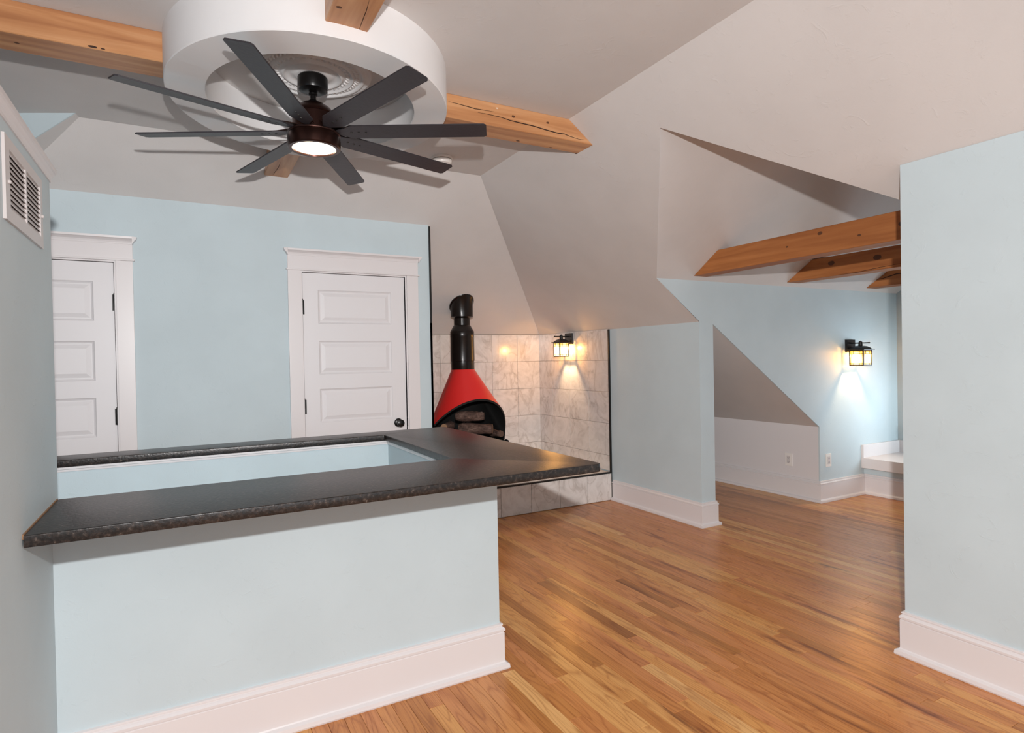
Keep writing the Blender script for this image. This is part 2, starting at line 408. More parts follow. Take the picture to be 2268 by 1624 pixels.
# gable wall of the dormer with its nook opening; its left end is the end of the short wall
bm = bmesh.new()
slab(bm, [(XT,YG,0),(3.567,YG,0),(3.567,YG,zN(3.567)),(4.852,YG,zN(4.852)),(4.852,YG,0),(6.12,YG,0),(6.12,YG,1.872),(3.005,YG,1.872),(XT,YG,zR(XT))], (0,0.012,0))
wall_dormer = struct(from_bm('wall_dormer', bm, M['blue']))
wall_right = struct(boxes('wall_right', [(XT+0.0,3.567,YG+0.012,YB+0.1,0,1.567)], M['blue']))
wall_tile = struct(boxes('wall_fireplace', [(1.57,XT,YB+0.008,YB+0.12,0,1.64)], M['grout']))
struct(boxes('wall_fireplace_left', [(1.57,1.689,YD+0.12,YB+0.008,0,2.3)], M['blue']))
knee = struct(boxes('wall_knee', [(4.85,4.90,YG+0.013,5.7,0,0.70),(3.56,4.9,5.62,5.7,0,1.56)], M['trim']))
struct(boxes('wall_alcove', [(2.69,2.82,-2.5,1.435,0,2.098),(2.82,5.52,1.32,1.435,0,1.96),(6.0,6.12,1.32,1.435,0,1.96),(5.52,6.0,1.32,1.435,0,0.5),(5.52,6.0,1.32,1.435,1.22,1.96)], M['blue']))
struct(boxes('wall_bay', [(6.06,6.18,1.30,3.28,0,0.62),(6.06,6.18,1.30,3.28,1.30,2.6),(6.06,6.18,1.30,1.86,0.62,1.30),(6.06,6.18,2.92,3.28,0.62,1.30)], M['blue']))
# window of the bay
w = struct(empty('window_1', (6.06, 2.39, 0.62)))
def sash(parent, c, hw, z0, h, axis):
    def b(u0, u1, d0, d1, w0, w1):
        return (c+d0, c+d1, u0, u1, w0, w1) if axis == 'x' else (u0, u1, c+d0, c+d1, w0, w1)
    return b
b = sash(None, 0, 0, 0, 0, 'x')
boxes('window_frame', [b(-0.53,-0.48,0.075,0.115,0,0.68), b(0.48,0.53,0.075,0.115,0,0.68), b(-0.48,0.48,0.075,0.115,0,0.04), b(-0.48,0.48,0.075,0.115,0.64,0.68), b(-0.015,0.015,0.075,0.115,0.04,0.64)], M['trim'], w)
boxes('window_casing', [b(-0.61,-0.53,-0.02,0.0,-0.02,0.68), b(0.53,0.61,-0.02,0.0,-0.02,0.68), b(-0.63,0.63,-0.022,0,0.68,0.78), b(-0.64,0.64,-0.05,0,-0.05,-0.02)], M['trim'], w)
w = struct(empty('window_added_bay', (5.76, 1.435, 0.5)))  # unseen window, added for the light on the opposite wall
b = sash(None, 0, 0, 0, 0, 'y')
boxes('window_frame', [b(-0.24,-0.21,-0.11,-0.06,0,0.72), b(0.21,0.24,-0.11,-0.06,0,0.72), b(-0.21,0.21,-0.11,-0.06,0,0.03), b(-0.21,0.21,-0.11,-0.06,0.69,0.72)], M['trim'], w)
w = struct(empty('window_added_rear', (0.9, -2.5, 0.55)))  # unseen window, added to carry the rear fill
b = sash(None, 0, 0, 0, 0, 'y')
boxes('window_frame', [b(-1.2,-1.14,-0.08,-0.02,0,1.6), b(1.14,1.2,-0.08,-0.02,0,1.6), b(-1.14,1.14,-0.08,-0.02,0,0.06), b(-1.14,1.14,-0.08,-0.02,1.54,1.6), b(-0.02,0.02,-0.08,-0.04,0.06,1.54)], M['trim'], w)

# stairwell knee wall ring (front, right, back), running down past the floor
HW = 0.855
wall_stair = struct(boxes('wall_stairwell', [(-0.36,1.145,2.24,2.345,0,HW),(1.005,1.145,2.345,3.315,0,HW),(-1.3,1.145,3.315,3.42,0,HW),
      (-1.3,1.145,2.24,2.345,-2.4,0),(1.005,1.145,2.345,3.315,-2.4,0),(-1.3,1.145,3.315,3.42,-2.4,0),(-1.35,-1.25,2.24,3.42,-2.4,-0.02)], M['blue']))

# ------------------------------------------------------------------ floor
floor = struct(boxes('floor', [(-2.5,6.12,-2.5,2.24,-0.06,-0.0165),(-2.5,-1.3,2.24,3.42,-0.06,-0.0165),(1.145,6.12,2.24,3.42,-0.06,-0.0165),(-2.5,6.12,3.42,5.7,-0.06,-0.0165)], M['crack']))
struct(boxes('floor_stairwell', [(-1.35,1.145,2.24,3.42,-2.45,-2.4)], M['drum']))
PW = 0.0585
VIS = [(1105,1150),(1354,1110),(1571,1172),(1602,1165),(1587,1070),(1811,1112),(1900,1092),(2009,1108),(2009,1447),(2268,1563),(2268,1624),(660,1624),(1128,1480)]
def inside(pt, poly):
    x, y = pt; c = False; n = len(poly)
    for i in range(n):
        x1, y1 = poly[i]; x2, y2 = poly[(i+1) % n]
        if (y1 > y) != (y2 > y) and x < (x2-x1)*(y-y1)/(y2-y1)+x1: c = not c
    return c
planks = []
row = 0
x = -2.5
LENS = (0.35, 0.55, 0.75, 0.9, 1.1, 1.35, 1.6, 1.8)
while x < 6.1:
    spans = [(-2.5, 5.7)]
    if x + PW > -1.3 and x < 1.145: spans = [(-2.5, 2.24), (3.42, 5.7)]
    for s0, s1 in spans:
        y = s0 - random.uniform(0, 0.9)
        while y < s1:
            L = random.choice(LENS)*random.uniform(0.85, 1.15)
            a, b2 = max(y, s0), min(y+L, s1)
            if b2 - a > 0.02:
                # how much of it shows in the photograph
                cnt = 0; n = 0
                for i in range(8):
                    p = project((x+PW/2, a+(b2-a)*(i+0.5)/8, 0)); n += 1
                    if p and inside(p, VIS): cnt += 1
                area = 0
                if cnt:
                    ps = [project(q) for q in ((x,a,0),(x+PW,a,0),(x+PW,b2,0),(x,b2,0))]
                    if all(ps):
                        area = abs(sum(ps[i][0]*ps[(i+1)%4][1]-ps[(i+1)%4][0]*ps[i][1] for i in range(4)))/2*cnt/8
                    else: area = 9e4*cnt/8
                planks.append((area, x, a, b2))
            y += L
    x += PW
planks.sort(reverse=True)
def plank_geo(x, a, b):
    g, c, t = 0.0004, 0.0006, 0.0010
    x0, x1, y0, y1 = x+g, x+PW-g, a+g, b-g
    vs = [(x0,y0,-0.016),(x1,y0,-0.016),(x1,y1,-0.016),(x0,y1,-0.016),(x0,y0,-t),(x1,y0,-t),(x1,y1,-t),(x0,y1,-t),
          (x0+c,y0+c,0),(x1-c,y0+c,0),(x1-c,y1-c,0),(x0+c,y1-c,0)]
    fs = [(0,1,5,4),(1,2,6,5),(2,3,7,6),(3,0,4,7),(4,5,9,8),(5,6,10,9),(6,7,11,10),(7,4,8,11),(8,9,10,11)]
    return vs, fs
rest_v, rest_f, rest_c = [], [], []
for i, (ar, x, a, b2) in enumerate(planks):
    v, f = plank_geo(x, a, b2)
    r = min(1, max(0, random.gauss(0.52, 0.17))); col = (r, random.random(), random.random(), 1)
    # keep the luminance ("Fac") equal to r: all three channels the same but texture offset differs through r itself
    col = (r, r, r, 1)
    if i < 292 and ar > 0:
        me = bpy.data.meshes.new('plank'); me.from_pydata(v, [], f); setrnd(me, r, col)
        link('plank', me, M['oak'], floor)
    else:
        o = len(rest_v); rest_v += v; rest_f += [tuple(k+o for k in q) for q in f]; rest_c += [col]*12
me = bpy.data.meshes.new('planks'); me.from_pydata(rest_v, [], rest_f)
at = me.attributes.new('rnd', 'FLOAT_COLOR', 'POINT')
at.data.foreach_set('color', [c for q in rest_c for c in q])
o = link('planks', me, M['oak'], floor); o['kind'] = 'stuff'

# ------------------------------------------------------------------ baseboards
BP = [(0,0),(0.030,0),(0.032,0.006),(0.030,0.020),(0.018,0.026),(0.015,0.030),(0.015,0.150),(0.0125,0.152),(0.0125,0.155),(0.0175,0.157),(0.018,0.166),(0.012,0.172),(0.008,0.175),(0.008,0.178),(0.011,0.180),(0.010,0.186),(0,0.188)]
struct(sweep('baseboard_stairwell', BP, [(-0.36,2.24),(1.145,2.24),(1.145,3.42),(-1.3,3.42)], M['trim']))
struct(sweep('baseboard_right', BP, [(XT,4.345),(XT,YG),(3.567,YG),(3.567,5.6)], M['trim'], side=1))
struct(sweep('baseboard_knee', BP, [(4.85,5.6),(4.85,YG),(5.5,YG),(5.5,1.435),(2.69,1.435),(2.69,-2.48)], M['trim'], side=1))
bm_l = struct(sweep('baseboard_left', BP, [(-0.36,-2.48),(-0.36,2.205)], M['trim'], side=1))
struct(sweep('baseboard_back', BP, [(-0.27,YD),(0.64,YD)], M['trim'], side=1))
# crown cap of the left partition
CP_ = [(-0.005,1.886),(0.004,1.886),(0.0045,1.894),(0.007,1.903),(0.013,1.913),(0.0165,1.916),(0.0165,1.930),(0.0155,1.932),(-0.125,1.932),(-0.125,1.915)]
struct(sweep('trim_left_wall_cap', CP_, [(-0.36,-2.48),(-0.36,2.345),(-0.48,2.345)], M['trim'], side=1))

# ------------------------------------------------------------------ doors
def panel(name, x0, x1, z0, z1, yf, parent, mat):
    """raised panel: recessed moulding and bevelled raised field, front towards -y"""
    steps = [(0, 0.0), (0.006, 0.006), (0.014, 0.010), (0.020, 0.010), (0.042, 0.003), (0.045, 0.002)]
    bm = bmesh.new(); rings = []
    for ins, dep in steps:
        rings.append([bm.verts.new(p) for p in ((x0+ins,yf+dep,z0+ins),(x1-ins,yf+dep,z0+ins),(x1-ins,yf+dep,z1-ins),(x0+ins,yf+dep,z1-ins))])
    back = [bm.verts.new(p) for p in ((x0,yf+0.02,z0),(x1,yf+0.02,z0),(x1,yf+0.02,z1),(x0,yf+0.02,z1))]
    for a, b in zip([back]+rings, rings):
        for i in range(4): bm.faces.new((a[i], a[(i+1)%4], b[(i+1)%4], b[i]))
    bm.faces.new(rings[-1]); bm.faces.new(back[::-1])
    return from_bm(name, bm, mat, parent)
def build_door(name, xl, xr, hinge_left, knob):
    root = struct(empty(name, (0, 0, 0)))
    zt = 1.945; yf = YD+0.012
    sw = 0.105
    pan = [(1.828,1.586),(1.463,1.221),(1.118,0.876),(0.772,0.530),(0.425,0.150)]
    lst = [(xl,xl+sw,yf,yf+0.035,0.01,zt),(xr-sw,xr,yf,yf+0.035,0.01,zt)]
    zs = [zt] + [z for p in pan for z in p] + [0.01]
    for k in range(0, len(zs), 2): lst.append((xl+sw, xr-sw, yf, yf+0.035, zs[k+1], zs[k]))
    boxes('door_slab', lst, M['door'], root)
    for z1, z0 in pan: panel('door_panel', xl+sw, xr-sw, z0, z1, yf, root, M['door'])
    # jamb with stop
    jl, jr = xl-0.004, xr+0.004
    boxes('door_jamb', [(jl-0.02,jl,YD-0.004,YD+0.11,0,zt+0.004),(jr,jr+0.02,YD-0.004,YD+0.11,0,zt+0.004),(jl-0.02,jr+0.02,YD-0.004,YD+0.11,zt+0.004,zt+0.018),
                        (jl,jr,yf+0.035,YD+0.11,0,zt+0.004)], M['trim'], root)
    cl0, cl1, cr0, cr1 = xl-0.100, xl-0.012, xr+0.014, xr+0.104
    for a, b in ((cl0, cl1), (cr0, cr1)): boxes('side_casing', [(a,b,YD-0.019,YD,0,1.957)], M['trim'], root, bevel=0.002)
    boxes('header_bead', [(cl0-0.010,cr1+0.010,YD-0.030,YD,1.957,1.969)], M['trim'], root, bevel=0.003)
    boxes('header_board', [(cl0,cr1,YD-0.019,YD,1.969,2.066)], M['trim'], root)
    prof = [(0,2.060),(0.024,2.060),(0.026,2.068),(0.030,2.078),(0.042,2.088),(0.050,2.092),(0.052,2.104),(0,2.106)]
    sweep('cap_moulding', prof, [(cl0,YD+0.0),(cr1,YD+0.0)], M['trim'], root)
    # returns of the cap at both ends
    for e, s in ((cl0, -1), (cr1, 1)):
        bm = bmesh.new(); pts = [(0,2.060),(0.006,2.068),(0.012,2.080),(0.022,2.090),(0.026,2.104),(0,2.106)]
        slab(bm, [(e+s*o, YD-0.045, z) for o, z in pts], (0,0.045,0))
        from_bm('cap_return', bm, M['trim'], root)
    hx = xl-0.002 if hinge_left else xr+0.002
    for hz in (1.70, 0.995):
        bm = bmesh.new(); lathe(bm, [(0.0065,hz-0.05),(0.0065,hz+0.05)], 10, (hx, YD+0.004, 0)); 
        lathe(bm, [(0.004,hz+0.05),(0.005,hz+0.056),(0.002,hz+0.060)], 8, (hx, YD+0.004, 0))
        box(bm, hx-0.012, hx+0.012, YD+0.006, YD+0.012, hz-0.05, hz+0.05)
        from_bm('hinge', bm, M['blackmetal'], root)['label'] = 'dark bronze hinge'
    if knob:
        kx, kz = (xr-0.066, 0.838)
        bm = bmesh.new()
        R = Matrix.Rotation(PI/2, 3, 'X')
        lathe(bm, [(0.033,0.0),(0.033,0.006),(0.028,0.010),(0.012,0.013),(0.010,0.035),(0.018,0.040),(0.027,0.050),(0.029,0.060),(0.026,0.068),(0.015,0.073)], 28, (kx, yf, kz), M3=R)
        from_bm('door_knob', bm, M['blackmetal'], root, smooth=True)['label'] = 'round black door knob'
        boxes('strike_plate', [(xr+0.0032,xr+0.0055,YD-0.006,YD+0.03,kz-0.032,kz+0.032)], M['blackmetal'], root)
    return root
build_door('door_1', 0.742, 1.488, True, True)
build_door('door_2', -1.131, -0.372, False, False)

# ------------------------------------------------------------------ marble tiles
def tile(parent, a, u, v, n, w, h, gap=0.0015, t=0.008, bev=0.0008):
    """tile with corner a, spanning w*u and h*v, front face towards n"""
    a, u, v, n = map(Vector, (a, u, v, n))
    def ring(g, d): return [a+u*g+v*g+n*d, a+u*(w-g)+v*g+n*d, a+u*(w-g)+v*(h-g)+n*d, a+u*g+v*(h-g)+n*d]
    vs = ring(gap, 0) + ring(gap, t-bev) + ring(gap+bev, t)
    fs = [(3,2,1,0)] + [(i, (i+1)%4, 4+(i+1)%4, 4+i) for i in range(4)] + [(4+i, 4+(i+1)%4, 8+(i+1)%4, 8+i) for i in range(4)] + [(8,9,10,11)]
    me = bpy.data.meshes.new('tile'); me.from_pydata([tuple(p) for p in vs], [], fs)
    bmm = bmesh.new(); bmm.from_mesh(me); bmesh.ops.recalc_face_normals(bmm, faces=bmm.faces); bmm.to_mesh(me); bmm.free()
    setrnd(me, 0, (random.random(), random.random(), random.random(), 1))
    return link('tile', me, M['marble'], parent)
rows = [1.568, 1.281, 0.989, 0.699, 0.403, 0.262]
ux = [XT-0.008, 3.134, 2.830, 2.540, 2.248, 1.956, 1.705]
for x1, x0 in zip(ux, ux[1:]):
    for z1, z0 in zip(rows, rows[1:]):
        tile(wall_tile, (x0, YB+0.008, z0), (1,0,0), (0,0,1), (0,-1,0), x1-x0, z1-z0)
boxes('grout_bed', [(XT-0.006,XT,4.37,YB+0.008,0.262,1.567)], M['grout'], wall_right)
uy = [YB, 5.33, 5.015, 4.69, 4.376]
for y1, y0 in zip(uy, uy[1:]):
    for z1, z0 in zip(rows, rows[1:]):
        tile(wall_right, (XT-0.004, y0, z0), (0,1,0), (0,0,1), (-1,0,0), y1-y0, z1-z0)
struct(boxes('trim_tile_edge', [(XT-0.016,XT,4.362,4.376,0.0,1.562)], M['schluter']))

# hearth
hearth = tag(empty('hearth', (2.55, 4.36, 0)), 'raised marble tiled hearth platform under the red fireplace', 'hearth')
def child_world(o, par):   # geometry is given in world coordinates
    o.matrix_parent_inverse = Matrix.Translation(-Vector(par.location)) if par.rotation_euler.z == 0 else (Matrix.Translation(par.location) @ Matrix.Rotation(par.rotation_euler.z, 4, 'Z')).inverted()
    return o
child_world(boxes('hearth_core', [(1.705,XT-0.017,4.358,YB+0.008,0,0.247)], M['grout'], hearth), hearth)
ht = [XT-0.017, 3.13, 2.84, 2.55, 2.26, 1.97, 1.705]
for x1, x0 in zip(ht, ht[1:]):
    child_world(tile(hearth, (x0, 4.358, 0.003), (1,0,0), (0,0,1), (0,-1,0), x1-x0, 0.243), hearth)
hy = [4.365, 4.66, 4.95, 5.24, YB+0.0]
for x1, x0 in zip(ht, ht[1:]):
    for y0, y1 in zip(hy, hy[1:]):
        child_world(tile(hearth, (x0, y0, 0.2475), (1,0,0), (0,1,0), (0,0,1), x1-x0, y1-y0), hearth)
child_world(boxes('edge_trim', [(1.705,XT-0.017,4.346,4.366,0.2475,0.260)], M['schluter'], hearth), hearth)

# ------------------------------------------------------------------ countertop
def rounded(pts, rad, seg=5):
    out = []
    n = len(pts)
    for i, p in enumerate(pts):
        r = rad.get(i, 0)
        if r == 0: out.append(p); continue
        P0, P1, P2 = Vector(pts[i-1]), Vector(p), Vector(pts[(i+1) % n])
        a = (P0-P1).normalized(); b = (P2-P1).normalized()
        s, e = P1+a*r, P1+b*r; c = P1+(a+b)*r
        for k in range(seg+1):
            t = k/seg; ang = t*PI/2
            q = c - b*r*math.cos(ang) - a*r*math.sin(ang)
            out.append((q.x, q.y))
    return out
ctr = tag(empty('countertop', (0.5, 2.6, 0.86)), 'dark brown granite countertop wrapping the stairwell half wall, with rectangular cutout', 'countertop')
outer = [(-0.357,1.866),(1.42,1.866),(1.42,3.485),(-1.3,3.485),(-1.3,3.298),(0.982,3.298),(0.982,2.326),(-0.357,2.326)]
pts = rounded(outer, {1: 0.03, 2: 0.03, 5: 0.012, 6: 0.006})
bm = bmesh.new(); slab(bm, [(p[0], p[1], 0.8585) for p in pts], (0,0,0.0315))
bmesh.ops.recalc_face_normals(bm, faces=bm.faces)
es = [e for e in bm.edges if all(abs(v.co.z-0.89) < 1e-4 for v in e.verts) or all(abs(v.co.z-0.8585) < 1e-4 for v in e.verts)]
bmesh.ops.bevel(bm, geom=es, offset=0.0035, segments=3, affect='EDGES', profile=0.5)
slab_o = from_bm('granite_slab', bm, M['granite'], ctr, smooth=True, recalc=False); child_world(slab_o, ctr)
c = boxes('caulk_bead', [(-0.3597,-0.3568,1.8675,2.325,0.880,0.8925)], M['caulk'], ctr); child_world(c, ctr); c['label'] = 'tan caulk bead along the wall'
tp = [(0,0.836),(0.006,0.836),(0.007,0.845),(0.012,0.848),(0.012,0.857),(0,0.857)]
struct(sweep('trim_stairwell', tp, [(-1.28,3.315),(1.005,3.315),(1.005,2.345)], M['trim'], side=1))

# ------------------------------------------------------------------ ceiling drum, medallion, beams
DC = Vector((0.556, 2.862, 0)); ZD = 2.475
AXV = Vector((0.215, 0.977, 0)); AXP = Vector((0.977, -0.215, 0))
def ell(ra, rb):
    def f(p):   # unit circle point scaled
        return AXV*p.y*ra + AXP*p.x*rb + Vector((0,0,p.z))
    return f
drum = tag(empty('ceiling_drum', (DC.x, DC.y, ZC)), 'round white plaster drum on the ceiling ringing the fan', 'ceiling ring')
bm = bmesh.new()
seg = 96
def ering(ra, rb, z):
    return [bm.verts.new(DC + AXV*ra*math.sin(2*PI*k/seg) + AXP*rb*math.cos(2*PI*k/seg) + Vector((0,0,z))) for k in range(seg)]
R = [ering(0.674,0.604,ZC), ering(0.674,0.604,ZD+0.004), ering(0.671,0.601,ZD), ering(0.511,0.453,ZD), ering(0.508,0.450,ZD+0.004), ering(0.508,0.450,ZC)]
for a, b in zip(R, R[1:]+[R[0]]):
    for k in range(seg): bm.faces.new((a[k], a[(k+1)%seg], b[(k+1)%seg], b[k]))
child_world(from_bm('drum_ring', bm, M['drum'], drum, smooth=True), drum)
FC = (0.55, 2.87)
med = tag(empty('ceiling_medallion', (FC[0], FC[1], ZC)), 'white ornamental ceiling medallion behind the black fan canopy', 'medallion')
bm = bmesh.new()
prof = [(0.268,0),(0.266,-0.010),(0.258,-0.015),(0.248,-0.012),(0.240,-0.013),(0.235,-0.022),(0.228,-0.026),(0.221,-0.022),(0.218,-0.015),(0.206,-0.015),(0.190,-0.015),(0.186,-0.024),(0.180,-0.028),(0.174,-0.024),(0.170,-0.018),(0.150,-0.016),(0.138,-0.018),(0.134,-0.028),(0.128,-0.031),(0.122,-0.028),(0.118,-0.020),(0.100,-0.018),(0.085,-0.022),(0.075,-0.030),(0.060,-0.030)]
lathe(bm, prof, 72)
from_bm('medallion_disc', bm, M['drum'], med, smooth=True, angle=60)
def med_orn(n, r, rad, el):
    bm = bmesh.new()
    for k in range(n):
        t = 2*PI*k/n
        Mx = Matrix.Translation((r*math.cos(t), r*math.sin(t), -0.017)) @ Matrix.Rotation(t+0.7, 4, 'Z') @ Matrix.Diagonal((rad*el, rad, rad, 1))
        bmesh.ops.create_icosphere(bm, subdivisions=1, radius=1, matrix=Mx)
    o = from_bm('ornament_ring', bm, M['drum'], med, smooth=True); o['kind'] = 'stuff'
med_orn(56, 0.200, 0.0075, 1.7); med_orn(36, 0.157, 0.008, 1.5)

def beam(name, poly, vec, mat, label, group=None):
    bm = bmesh.new(); slab(bm, poly, vec)
    o = from_bm(name, bm, mat, bevel=0.003, bseg=1)
    return tag(o, label, 'beam', group)
ZB = 2.535
BY0, BY1 = 2.805, 2.962
def xR(z): return XE + (ZC-z)/SR
def yB(z): return YE + (ZC-z)/SB
G1 = 'pine beams radiating from the ceiling drum'
def rim_x(y, s):   # x of the drum's outer face at given y
    best = None
    for k in range(720):
        t = 2*PI*k/720; p = DC + AXV*0.674*math.sin(t) + AXP*0.604*math.cos(t)
        if abs(p.y-y) < 0.004 and (best is None or (p.x-best)*s > 0): best = p.x
    return best
xr_, xl_ = rim_x(2.88, 1), rim_x(2.88, -1)
b1 = beam('ceiling_beam', [(xr_-0.02,BY0,ZC),(xR(ZC),BY0,ZC),(xR(ZB),BY0,ZB),(xr_-0.02,BY0,ZB)], (0,BY1-BY0,0), M['beamx'], 'knotty pine ceiling beam right of the drum, long split along its side', G1)
b2 = beam('ceiling_beam', [(-2.5,BY0,ZC),(xl_+0.02,BY0,ZC),(xl_+0.02,BY0,ZB),(-2.5,BY0,ZB)], (0,BY1-BY0,0), M['beamx'], 'pine ceiling beam running left from the drum to the photo edge', G1)
def rim_y(x, s):
    best = None
    for k in range(720):
        t = 2*PI*k/720; p = DC + AXV*0.674*math.sin(t) + AXP*0.604*math.cos(t)
        if abs(p.x-x) < 0.004 and (best is None or (p.y-best)*s > 0): best = p.y
    return best
yn_, yf_ = rim_y(0.54, -1), rim_y(0.54, 1)
ZB2 = 2.525
b3 = beam('ceiling_beam', [(0.468,-2.5,ZC),(0.468,yn_+0.02,ZC),(0.468,yn_+0.02,ZB2),(0.468,-2.5,ZB2)], (0.155,0,0), M['beamy'], 'pine ceiling beam above the drum, cut off by the top of the photo', G1)
b4 = beam('ceiling_beam', [(0.478,yf_-0.02,ZC),(0.478,yB(ZC),ZC),(0.478,yB(ZB2),ZB2),(0.478,yf_-0.02,ZB2)], (0.145,0,0), M['beamy'], 'short stub of pine ceiling beam seen between the fan blades', G1)
G2 = 'stained beams across the dormer'
def dbeam(x0, x1, label):
    z0, z1 = 1.898, 2.052
    def yfar(z): return YG - (z-1.872)/0.667
    def ynear(z): return 1.44 + (z-1.94)/0.607 if z > 1.94 else 1.44
    poly = [(x0,ynear(z0),z0),(x0,yfar(z0),z0),(x0,yfar(z1),z1),(x0,ynear(z1),z1),(x0,1.44,1.94)]
    return beam('dormer_beam', poly, (x1-x0,0,0), M['beamd'], label, G2)
d1 = dbeam(3.330, 3.465, 'orange stained dormer beam, nearest and longest in view')
d2 = dbeam(4.385, 4.535, 'orange stained dormer beam, middle of the three')
d3 = dbeam(5.500, 5.650, 'orange stained dormer beam with a dark split, shortest and farthest')
# splits and knots
def strip(name, parent, pts, widths, nrm, mat):
    bm = bmesh.new(); n = Vector(nrm); L, Rr = [], []
    for i, p in enumerate(pts):
        p = Vector(p); d = (Vector(pts[min(i+1,len(pts)-1)])-Vector(pts[max(i-1,0)])).normalized(); s = d.cross(n)*widths[i]/2
        L.append(bm.verts.new(p+s+n*0.0008)); Rr.append(bm.verts.new(p-s+n*0.0008))
    for i in range(len(pts)-1): bm.faces.new((L[i], L[i+1], Rr[i+1], Rr[i]))
    return from_bm(name, bm, mat, parent)
def back(px, ax, val):
    d = CR*((px[0]-1134)/FPX) + CD*((px[1]-812)/FPX) + CF
    t = (val-CP[ax])/d[ax]; return CP+d*t
def crack(parent, pxs, ax, val, nrm, w=0.004):
    pts = [back(p, ax, val) for p in pxs]; n = len(pts)
    ws = [w*min(1, 0.25+2.2*min(i, n-1-i)/n) for i in range(n)]
    strip('split', parent, pts, ws, nrm, M['crack'])
crack(b1, [(993,225),(1010,229),(1035,236),(1052,241),(1072,244),(1095,248)], 1, BY0, (0,-1,0))
crack(b1, [(1058,249),(1080,253),(1110,260),(1130,267),(1150,272),(1180,279),(1210,288),(1235,295),(1250,297),(1262,302),(1280,308),(1293,310)], 1, BY0, (0,-1,0), 0.0055)
crack(b4, [(621,359),(617,370),(610,380),(604,388)], 2, ZB2, (0,0,-1), 0.004)
crack(b3, [(818,0),(812,22),(803,45),(795,67)], 2, ZB2, (0,0,-1), 0.003)
crack(d3, [(1938,620),(1955,617),(1970,612),(1985,607),(2003,605),(2010,607)], 0, 5.500, (-1,0,0), 0.008)
crack(d2, [(1850,610),(1900,603),(1950,592),(2005,582)], 0, 4.385, (-1,0,0), 0.004)
def knot(parent, px, ax, val, nrm, r, mat='knot', sq=1.5):
    c = back(px, ax, val); n = Vector(nrm)
    u = Vector((1,0,0)) if abs(n.x) < 0.5 else Vector((0,1,0)); v = n.cross(u)
    bm = bmesh.new(); cv = bm.verts.new(c+n*0.0014); ring = [bm.verts.new(c+n*0.0004+u*r*sq*math.cos(2*PI*k/12)+v*r*math.sin(2*PI*k/12)*random.uniform(0.85,1.1)) for k in range(12)]
    for k in range(12): bm.faces.new((cv, ring[k], ring[(k+1)%12]))
    from_bm('knot', bm, M[mat], parent, smooth=True, angle=80)
knot(b1, (1137,258), 1, BY0, (0,-1,0), 0.007); knot(b1, (1213,272), 1, BY0, (0,-1,0), 0.006)
knot(b1, (1147,312), 2, ZB, (0,0,-1), 0.008); knot(b1, (1220,327), 2, ZB, (0,0,-1), 0.008); knot(b1, (1276,340), 2, ZB, (0,0,-1), 0.007)
knot(b1, (1101,240), 1, BY0, (0,-1,0), 0.004, 'plasterchip')
knot(b2, (205,103), 2, ZB, (0,0,-1), 0.010); knot(b2, (37,95), 2, ZB, (0,0,-1), 0.006); knot(b2, (228,108), 2, ZB, (0,0,-1), 0.005)
knot(b3, (751,16), 2, ZB2, (0,0,-1), 0.007)
for px, r in (((1816,517),0.011),((1903,521),0.007),((1743,547),0.006),((1998,495),0.013)): knot(d1, px, 0, 3.330, (-1,0,0), r)
for px, r in (((1841,583),0.018),((1943,570),0.02)): knot(d2, px, 0, 4.385, (-1,0,0), r)

# smoke detector
sd = tag(empty('smoke_detector', (1.535, 3.715, ZC)), 'round white smoke detector on the ceiling beside the fan', 'smoke detector')
bm = bmesh.new(); lathe(bm, [(0.072,0),(0.072,-0.012),(0.070,-0.014)], 36); from_bm('mounting_plate', bm, M['plastic'], sd, smooth=True)
bm = bmesh.new(); lathe(bm, [(0.058,-0.014),(0.058,-0.018)], 36); from_bm('air_gap', bm, M['dark'], sd)
bm = bmesh.new(); lathe(bm, [(0.066,-0.018),(0.067,-0.030),(0.060,-0.042),(0.045,-0.046),(0.030,-0.047),(0.029,-0.044),(0.0201,-0.044),(0.020,-0.047),(0.002,-0.048)], 36); from_bm('housing', bm, M['plastic'], sd, smooth=True)
bm = bmesh.new(); lathe(bm, [(0.003,-0.044),(0.003,-0.049)], 8, (0.035,-0.02,0)); from_bm('indicator', bm, M['dark'], sd)

# ------------------------------------------------------------------ ceiling fan
fan = tag(empty('ceiling_fan', (FC[0], FC[1], ZC)), 'dark bronze eight blade ceiling fan with lit round lamp', 'ceiling fan')
Z0 = ZC
def fl(name, prof, mat, seg=48, **k):
    bm = bmesh.new(); lathe(bm, [(r, z-Z0) for r, z in prof], seg); return from_bm(name, bm, mat, fan, smooth=True, **k)
fl('canopy', [(0.062,2.655-0.028),(0.067,2.650-0.03),(0.067,2.577),(0.062,2.565),(0.045,2.558),(0.014,2.556)], M['blackmetal'])
fl('downrod', [(0.0125,2.556),(0.0125,2.50)], M['blackmetal'], 20)
fl('yoke_cover', [(0.016,2.555),(0.020,2.550),(0.020,2.543),(0.0135,2.54),(0.0135,2.522),(0.024,2.515),(0.032,2.503),(0.034,2.497)], M['blackmetal'], 24)
fl('motor_housing', [(0.030,2.503),(0.055,2.498),(0.078,2.482),(0.094,2.462),(0.099,2.452),(0.100,2.449),(0.096,2.446),(0.096,2.395),(0.098,2.372),(0.098,2.345)], M['bronze'])
fl('light_ring', [(0.100,2.366),(0.116,2.366),(0.119,2.363),(0.118,2.358),(0.114,2.356),(0.116,2.352),(0.119,2.325),(0.118,2.300),(0.113,2.294),(0.098,2.294),(0.096,2.300),(0.096,2.31)], M['bronze'])
fl('light_lens', [(0.0955,2.306),(0.0955,2.3015),(0.085,2.2990),(0.05,2.2975),(0.002,2.2970)], M['lens'])
BW, TAU = 0.104, math.radians(-11)
bl_z = 2.372
